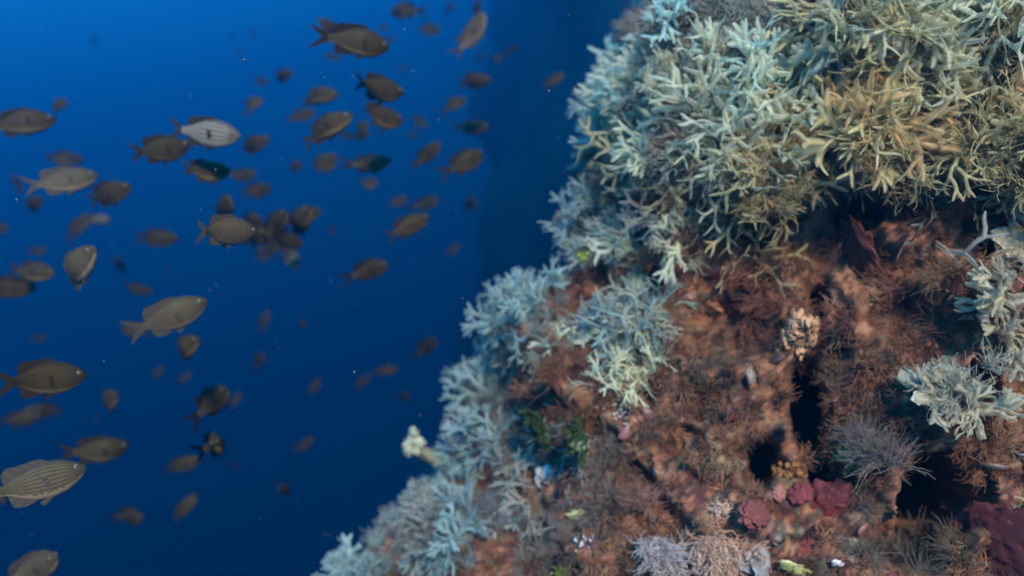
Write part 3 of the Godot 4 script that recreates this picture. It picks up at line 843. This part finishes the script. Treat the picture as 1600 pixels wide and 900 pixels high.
# ---------------------------------------------------------------- fish
func fish_texture(base: Color, line: Color, belly: Color, sd: int, rows := 13.0) -> ImageTexture:
	var w := 256; var h := 128
	var im := Image.create(w, h, false, Image.FORMAT_RGB8)
	var nz := FastNoiseLite.new(); nz.seed = sd; nz.frequency = 0.04
	for y in h:
		for x in w:
			var u := float(x) / w       # 0 snout .. 1 tail
			var v := float(y) / h       # 0 back .. 1 belly
			var c := base * (1.0 + 0.25 * nz.get_noise_2d(x, y))
			var row := v * rows + 0.9 * u
			var fr := absf(fposmod(row, 1.0) - 0.5) * 2.0
			var sc := absf(fposmod(u * 34.0 + (0.5 if int(row) % 2 == 0 else 0.0), 1.0) - 0.5) * 2.0
			if u > 0.24:
				if fr > 0.62 and v > 0.22: c = c.lerp(line, 0.85 * (0.6 + 0.4 * sc))
				elif sc > 0.8: c = c.lerp(line, 0.25)
			if v > 0.76 + 0.05 * nz.get_noise_2d(x * 2.0, y) and u > 0.08: c = c.lerp(belly, 0.8)
			if absf(u - 0.225 - 0.05 * sin(v * 3.0)) < 0.006 and v > 0.2: c = c.darkened(0.4)
			if u < 0.05 and absf(v - 0.55) < 0.03: c = c.darkened(0.6)
			c.a = 1.0
			im.set_pixel(x, y, c.linear_to_srgb())
	return ImageTexture.create_from_image(im)

var BEND := 0.0
func bent(p: Vector3) -> Vector3:
	var q := maxf(0.0, 0.2 - p.x)
	p.z += BEND * q * q * 0.9
	return p

func body_half(x: float) -> Vector2:   # top and bottom of the body at x, lengths of 1
	var xs := [-0.30, -0.26, -0.2, -0.12, 0.0, 0.14, 0.28, 0.38, 0.45, 0.485, 0.5]
	var tp := [0.050, 0.052, 0.075, 0.120, 0.172, 0.192, 0.166, 0.118, 0.070, 0.034, 0.004]
	var bt := [0.050, 0.052, 0.072, 0.120, 0.176, 0.198, 0.176, 0.126, 0.074, 0.038, 0.012]
	for i in range(1, xs.size()):
		if x <= xs[i]:
			var t: float = (x - xs[i - 1]) / (xs[i] - xs[i - 1])
			return Vector2(lerpf(tp[i - 1], tp[i], t), lerpf(bt[i - 1], bt[i], t))
	return Vector2(0.004, 0.012)

func fish_body() -> ArrayMesh:
	var s := Shape.new()
	var ns := 30; var nr := 18
	for i in ns + 1:
		var t := float(i) / ns
		var x := lerpf(0.5, -0.31, pow(t, 1.25))
		var hh := body_half(x)
		var mid := (hh.x - hh.y) * 0.5
		var half := (hh.x + hh.y) * 0.5
		var wd := half * lerpf(0.46, 0.22, sstep(0.15, -0.3, x)) + 0.004
		for j in nr + 1:
			var a := TAU * j / nr
			var y := cos(a); var z := sin(a)
			var sq := pow(absf(z), 0.85) * signf(z)
			var p := Vector3(x, mid + half * y, wd * sq)
			s.add(bent(p), Vector3(0, y * 0.6, z).normalized(), Color.WHITE, Vector2(t, acos(clampf(y, -1, 1)) / PI))
	for i in ns:
		for j in nr:
			var a := i * (nr + 1) + j
			s.quad(a, a + 1, a + nr + 2, a + nr + 1)
	var st := SurfaceTool.new(); st.create_from(s.done(), 0); st.generate_normals()
	return st.commit()

func fin(base: Array, edge: Array, th: float) -> ArrayMesh:
	var s := Shape.new()
	var n := base.size()
	for side in 2:
		var z := th if side == 0 else -th
		for k in n:
			for q in 5:
				var t := q / 4.0
				var p: Vector3 = base[k].lerp(edge[k], t)
				s.add(bent(p + Vector3(0, 0, z * (1.0 - 0.8 * t))), Vector3(0, 0, signf(z)), Color.WHITE * (1.0 if k % 2 == 0 else 0.75))
	var per := n * 5
	for side in 2:
		for k in n - 1:
			for q in 4:
				var a := side * per + k * 5 + q
				s.quad(a, a + 1, a + 6, a + 5)
	for k in n - 1:
		s.quad(k * 5 + 4, per + k * 5 + 4, per + (k + 1) * 5 + 4, (k + 1) * 5 + 4)
	return s.done()

func fish_parts() -> Dictionary:
	var d := {}
	d.body = fish_body()
	var b := []; var e := []
	for k in 13:
		var x := lerpf(0.24, -0.20, k / 12.0)
		var y := body_half(x).x - 0.012
		b.append(Vector3(x, y, 0))
		var hgt := track([0.0, 0.1, 0.55, 0.75, 0.9, 1.0], [0.01, 0.05, 0.055, 0.095, 0.08, 0.01], k / 12.0)
		e.append(Vector3(x - 0.04 - hgt * 0.5, y + hgt, 0))
	d.dorsal_fin = fin(b, e, 0.005)
	b = []; e = []
	for k in 8:
		var x := lerpf(0.02, -0.20, k / 7.0)
		var y := -body_half(x).y + 0.012
		b.append(Vector3(x, y, 0))
		var hgt := track([0.0, 0.4, 0.7, 1.0], [0.02, 0.07, 0.085, 0.01], k / 7.0)
		e.append(Vector3(x - 0.03 - hgt * 0.5, y - hgt, 0))
	d.anal_fin = fin(b, e, 0.005)
	b = []; e = []
	for k in 11:
		var t := k / 5.0 - 1.0
		b.append(Vector3(-0.28, t * 0.045, 0))
		var rr := absf(t)
		e.append(Vector3(-0.36 - 0.15 * pow(rr, 0.8), t * 0.17 + 0.0, 0))
	d.tail_fin = fin(b, e, 0.006)
	b = []; e = []
	for k in 5:
		b.append(Vector3(0.20 - 0.006 * k, -0.01 - 0.011 * k, 0.075))
		e.append(Vector3(0.20 - 0.13 + 0.016 * k * 0.4, 0.03 - 0.03 * k, 0.105))
	d.pectoral_fin = fin(b, e, 0.002)
	b = []; e = []
	for k in 4:
		b.append(Vector3(0.16 - 0.015 * k, -0.18, 0.02))
		e.append(Vector3(0.06 - 0.012 * k, -0.245 + 0.014 * k, 0.03))
	d.pelvic_fin = fin(b, e, 0.003)
	return d

func build_fish() -> void:
	var tex := {
		"plain": fish_texture(Color(0.023, 0.0165, 0.007), Color(0.050, 0.036, 0.014), Color(0.11, 0.078, 0.031), 1),
		"brown": fish_texture(Color(0.025, 0.018, 0.0074), Color(0.055, 0.040, 0.0152), Color(0.12, 0.086, 0.034), 2),
		"pale": fish_texture(Color(0.042, 0.032, 0.017), Color(0.095, 0.074, 0.042), Color(0.16, 0.125, 0.08), 3),
		"striped": fish_texture(Color(0.060, 0.050, 0.036), Color(0.24, 0.21, 0.165), Color(0.20, 0.170, 0.13), 4, 9.0)}
	var bm := {}; var fm := {}
	var finc := {"plain": lin(0.018, 0.013, 0.007), "brown": lin(0.018, 0.013, 0.007), "pale": lin(0.045, 0.038, 0.028), "striped": lin(0.02, 0.018, 0.014)}
	for k in tex:
		var m := surface_mat(Color.WHITE, 0.5); m.albedo_texture = tex[k]; m.metallic_specular = 0.14; bm[k] = m
		var f := surface_mat(finc[k], 0.7, true); f.metallic_specular = 0.1; fm[k] = f
	var eyem := surface_mat(lin(0.10, 0.085, 0.05), 0.45); var pupil := surface_mat(lin(0.004, 0.004, 0.004), 0.3)
	var ball := SphereMesh.new(); ball.radius = 0.5; ball.height = 1.0; ball.radial_segments = 12; ball.rings = 6
	var shapes := []
	for bv in [0.1, 0.7, -0.6, 1.1, -1.0]:
		BEND = bv
		shapes.append(fish_parts())
	BEND = 0.0
	var G := "damselfish school in open water"
	# x, y, length in pixels, climb angle, turn away from side-on, look, label
	var list := [
		[320, 207, 116, -7, 5, "striped", "pale damselfish with bold white stripes along its flank"],
		[262, 496, 116, 27, 0, "pale", "pale tan damselfish climbing steeply with a clear dark eye"],
		[113, 424, 120, 37, 20, "pale", "silvery grey damselfish, plain-flanked, rising steeply beside a brown one"],
		[50, 757, 122, 15, 15, "pale", "big drab grey damselfish low in the school with an even flank"],
		[58, 884, 105, 27, 25, "pale", "greyish damselfish partly cut off by the lower picture edge"],
		[348, 360, 84, 0, 20, "pale", "tan damselfish level in the water under an upright brown one"],
		[738, 56, 78, 62, 14, "pale", "grey damselfish turned towards the viewer near the reef's far face"],
		[95, 283, 92, 18, 8, "pale", "slender olive-tan damselfish rising with a lit snout"],
		[165, 304, 92, 16, 8, "brown", ""],
		[555, 63, 96, -3, 10, "brown", "brown damselfish with a pale snout overlapping a dark one"],
		[505, 200, 104, 20, 10, "brown", "large golden brown damselfish amid the school"],
		[150, 704, 78, 3, 12, "brown", "yellowish brown damselfish with a pale belly, swimming level"],
		[155, 343, 44, 0, 20, "striped", "small damselfish with a bright white belly"],
		[62, 592, 104, 2, 15, "brown", "wide brown damselfish, blunt and level, low over the drab ones"],
		[50, 424, 84, -5, 10, "brown", ""], [12, 449, 66, 0, 10, "brown", ""], [352, 330, 52, 70, 35, "brown", ""],
		[30, 190, 86, 12, 10, "brown", ""], [85, 165, 54, 8, 15, "plain", ""], [248, 234, 82, 17, 10, "plain", ""], [393, 227, 66, 18, 10, "plain", ""],
		[318, 269, 62, 18, 25, "brown", ""], [382, 274, 46, 0, 25, "plain", ""], [400, 298, 40, 20, 20, "plain", ""], [28, 287, 30, 110, 20, "plain", ""],
		[100, 248, 42, 5, 20, "plain", ""], [147, 65, 16, 60, 40, "plain", ""], [397, 158, 28, 80, 40, "plain", ""], [362, 58, 14, 60, 20, "plain", ""], [371, 83, 14, 20, 20, "plain", ""], [396, 52, 16, 70, 20, "plain", ""],
		[630, 16, 44, 172, 15, "plain", ""], [521, 47, 46, 150, 30, "plain", ""], [520, 88, 22, 0, 20, "plain", ""], [438, 120, 46, 12, 20, "plain", ""], [408, 127, 22, 0, 10, "plain", ""],
		[490, 148, 84, -4, 5, "plain", ""], [588, 138, 80, -2, 10, "plain", ""], [745, 14, 26, 80, 30, "plain", ""], [670, 46, 36, 15, 15, "plain", ""], [609, 63, 22, 10, 20, "plain", ""], [598, 44, 18, 40, 20, "plain", ""],
		[738, 126, 62, -3, 8, "plain", ""], [712, 160, 34, 30, 20, "plain", ""], [740, 200, 48, 0, 25, "plain", ""], [728, 252, 62, 35, 15, "plain", ""], [668, 241, 54, 38, 15, "brown", ""],
		[590, 183, 72, 3, 20, "plain", ""], [563, 211, 34, 0, 25, "plain", ""], [540, 212, 20, 0, 20, "plain", ""], [655, 190, 34, -42, 20, "plain", ""], [643, 210, 16, 30, 20, "plain", ""],
		[457, 260, 38, 0, 20, "plain", ""], [505, 257, 50, 48, 20, "plain", ""], [580, 257, 68, 8, 10, "plain", ""], [573, 290, 34, 50, 30, "brown", ""], [800, 78, 22, 20, 20, "plain", ""], [778, 92, 22, 60, 20, "plain", ""], [748, 90, 22, 20, 20, "plain", ""], [630, 105, 14, 20, 20, "plain", ""],
		[50, 321, 52, 28, 10, "plain", ""], [122, 352, 48, 52, 10, "plain", ""], [3, 358, 34, 0, 20, "plain", ""], [245, 372, 58, 0, 8, "plain", ""], [396, 370, 50, 20, 25, "plain", ""],
		[57, 392, 28, 5, 10, "plain", ""], [188, 415, 30, 85, 30, "plain", ""], [215, 452, 40, -15, 10, "plain", ""], [260, 424, 18, 20, 10, "plain", ""], [207, 514, 48, 176, 10, "plain", ""], [283, 546, 82, 27, 8, "brown", ""], [246, 583, 24, 60, 20, "plain", ""],
		[62, 528, 28, 0, 10, "plain", ""], [288, 590, 26, 45, 10, "plain", ""], [465, 350, 72, 45, 15, "brown", ""], [412, 364, 54, 20, 25, "plain", ""], [455, 402, 44, -50, 20, "pale", "greyish damselfish diving head-down under two brown ones"], [412, 400, 26, 20, 20, "plain", ""],
		[432, 350, 58, 40, 20, "brown", ""], [446, 374, 50, -20, 25, "plain", ""], [424, 386, 44, 15, 20, "brown", ""], [478, 337, 48, 30, 20, "brown", ""], [392, 346, 46, 10, 25, "plain", ""], [452, 388, 40, 60, 20, "plain", ""], [560, 200, 40, 10, 15, "plain", ""], [470, 180, 44, 20, 15, "plain", ""],
		[516, 358, 24, -35, 10, "plain", ""], [620, 316, 36, 35, 10, "plain", ""], [668, 318, 40, 20, 15, "plain", ""], [636, 354, 76, 30, 8, "plain", ""], [577, 421, 66, 14, 5, "plain", ""], [495, 415, 14, 0, 10, "plain", ""],
		[470, 506, 24, 30, 10, "plain", ""], [413, 500, 32, 80, 20, "plain", ""], [666, 541, 44, 40, 10, "plain", ""], [602, 578, 38, 5, 10, "plain", ""], [405, 563, 30, 60, 20, "plain", ""], [565, 597, 34, 40, 10, "plain", ""], [735, 320, 26, 60, 20, "plain", ""], [708, 390, 28, 40, 20, "plain", ""],
		[68, 642, 44, 172, 15, "plain", ""], [30, 656, 64, 12, 10, "plain", ""], [165, 628, 66, 28, 10, "plain", ""], [150, 656, 14, 0, 20, "plain", ""], [335, 624, 72, 38, 15, "brown", ""], [367, 626, 30, 60, 20, "plain", ""], [340, 692, 50, 30, 50, "brown", ""],
		[184, 694, 26, 20, 20, "plain", ""], [2, 776, 40, 20, 30, "pale", "pale damselfish just entering past the side edge, low down"], [284, 726, 60, 18, 8, "plain", ""], [363, 730, 22, 50, 20, "plain", ""], [288, 793, 52, 52, 15, "plain", ""], [205, 805, 54, 0, 10, "plain", ""],
		[475, 695, 38, 42, 15, "plain", ""], [445, 766, 28, 100, 25, "plain", ""], [490, 606, 32, 60, 25, "plain", ""], [630, 620, 26, 20, 10, "plain", ""], [866, 124, 40, 35, 20, "plain", ""], [700, 14, 24, 20, 10, "plain", ""]]
	var which := 0
	for a in list:
		var yaw: float = deg_to_rad((a[4] + 24.0 * absf(sin(which * 4.7))) * (1.0 if which % 2 == 0 else -1.0))
		var climb := deg_to_rad(a[3])
		var length := 0.112 if a[2] > 90 else 0.105 + 0.012 * sin(which * 2.3)
		var seen: float = length * maxf(cos(yaw), 0.55)
		var dist: float = F * seen / a[2]
		var x := Vector3(cos(climb) * cos(yaw), sin(climb) * cos(yaw), sin(yaw)).normalized()
		var upv := Vector3(-sin(climb), cos(climb), 0)
		if cos(climb) < 0: upv = -upv
		upv = (upv + Vector3(0, 0, 0.32 * sin(which * 1.7))).normalized()
		var z := x.cross(upv).normalized()
		var b := Basis(x, z.cross(x), z)
		var label: String = a[6]
		var group := ""
		if label == "":
			var pose := "swimming level"
			if a[3] > 120: pose = "heading the opposite way"
			elif a[3] >= 60: pose = "pointing nearly straight up"
			elif a[3] > 24: pose = "rising steeply"
			elif a[3] > 8: pose = "rising gently"
			elif a[3] < -20: pose = "nosing downwards"
			var big := "tiny faint" if a[2] < 25 else "small" if a[2] < 42 else "mid-sized" if a[2] < 62 else "larger"
			label = "%s %s damselfish of the school, %s in open water" % [big, "brown" if a[5] == "plain" else "brown pale-bellied", pose]
			group = G
		var o := thing("damselfish", label, "fish", Transform3D(b.scaled_local(Vector3(1.0, 0.97 + 0.09 * sin(which * 3.1), 1.0 + 0.12 * sin(which * 5.3)) * length), dirpx(a[0], a[1]) * dist), group)
		var sh: Dictionary = shapes[(which * 7 + which / 5) % 5]
		part("body", sh.body, bm[a[5]], o)
		for f in ["dorsal_fin", "anal_fin", "tail_fin"]: part(f, sh[f], fm[a[5]], o)
		if a[2] > 28:
			for sgn in [1.0, -1.0]:
				var mir := Transform3D(Basis.from_scale(Vector3(1, 1, sgn)), Vector3.ZERO)
				part("pectoral_fin", sh.pectoral_fin, fm[a[5]], o, mir)
				part("pelvic_fin", sh.pelvic_fin, fm[a[5]], o, mir)
				var ex := 0.405
				var ew := (body_half(ex).x + body_half(ex).y) * 0.5 * 0.46
				var ey := part("eye", ball, eyem, o, Transform3D(Basis.from_scale(Vector3(0.056, 0.056, 0.03)), Vector3(ex, 0.03, sgn * (ew - 0.002))))
				part("pupil", ball, pupil, ey, Transform3D(Basis.from_scale(Vector3(0.55, 0.55, 0.6)), Vector3(0, 0, sgn * 0.3)))
		which += 1

func build_specks() -> void:
	var root := Node3D.new(); root.name = "marine_snow"; add_child(root)
	tag(root, "tiny pale specks drifting in the open water", "specks", "", "stuff")
	var xs := []; var cs := []
	for k in 260:
		var d := rng.randf_range(0.7, 3.5)
		var p := dirpx(rng.randf_range(-100, 1700), rng.randf_range(-80, 980)) * d
		var h := spot(800.0 + F * p.x / d, 450.0 - F * p.y / d)
		if not h.is_empty() and -h[0].z < d + 0.12: continue
		xs.append(Transform3D(Basis.from_scale(Vector3(1, rng.randf_range(0.6, 1.6), 1) * rng.randf_range(0.0005, 0.0012)), p))
		cs.append(Color(0.07, 0.07, 0.065))
	scatter("specks", nodule_mesh(), surface_mat(Color.WHITE, 0.8, true), root, xs, cs)
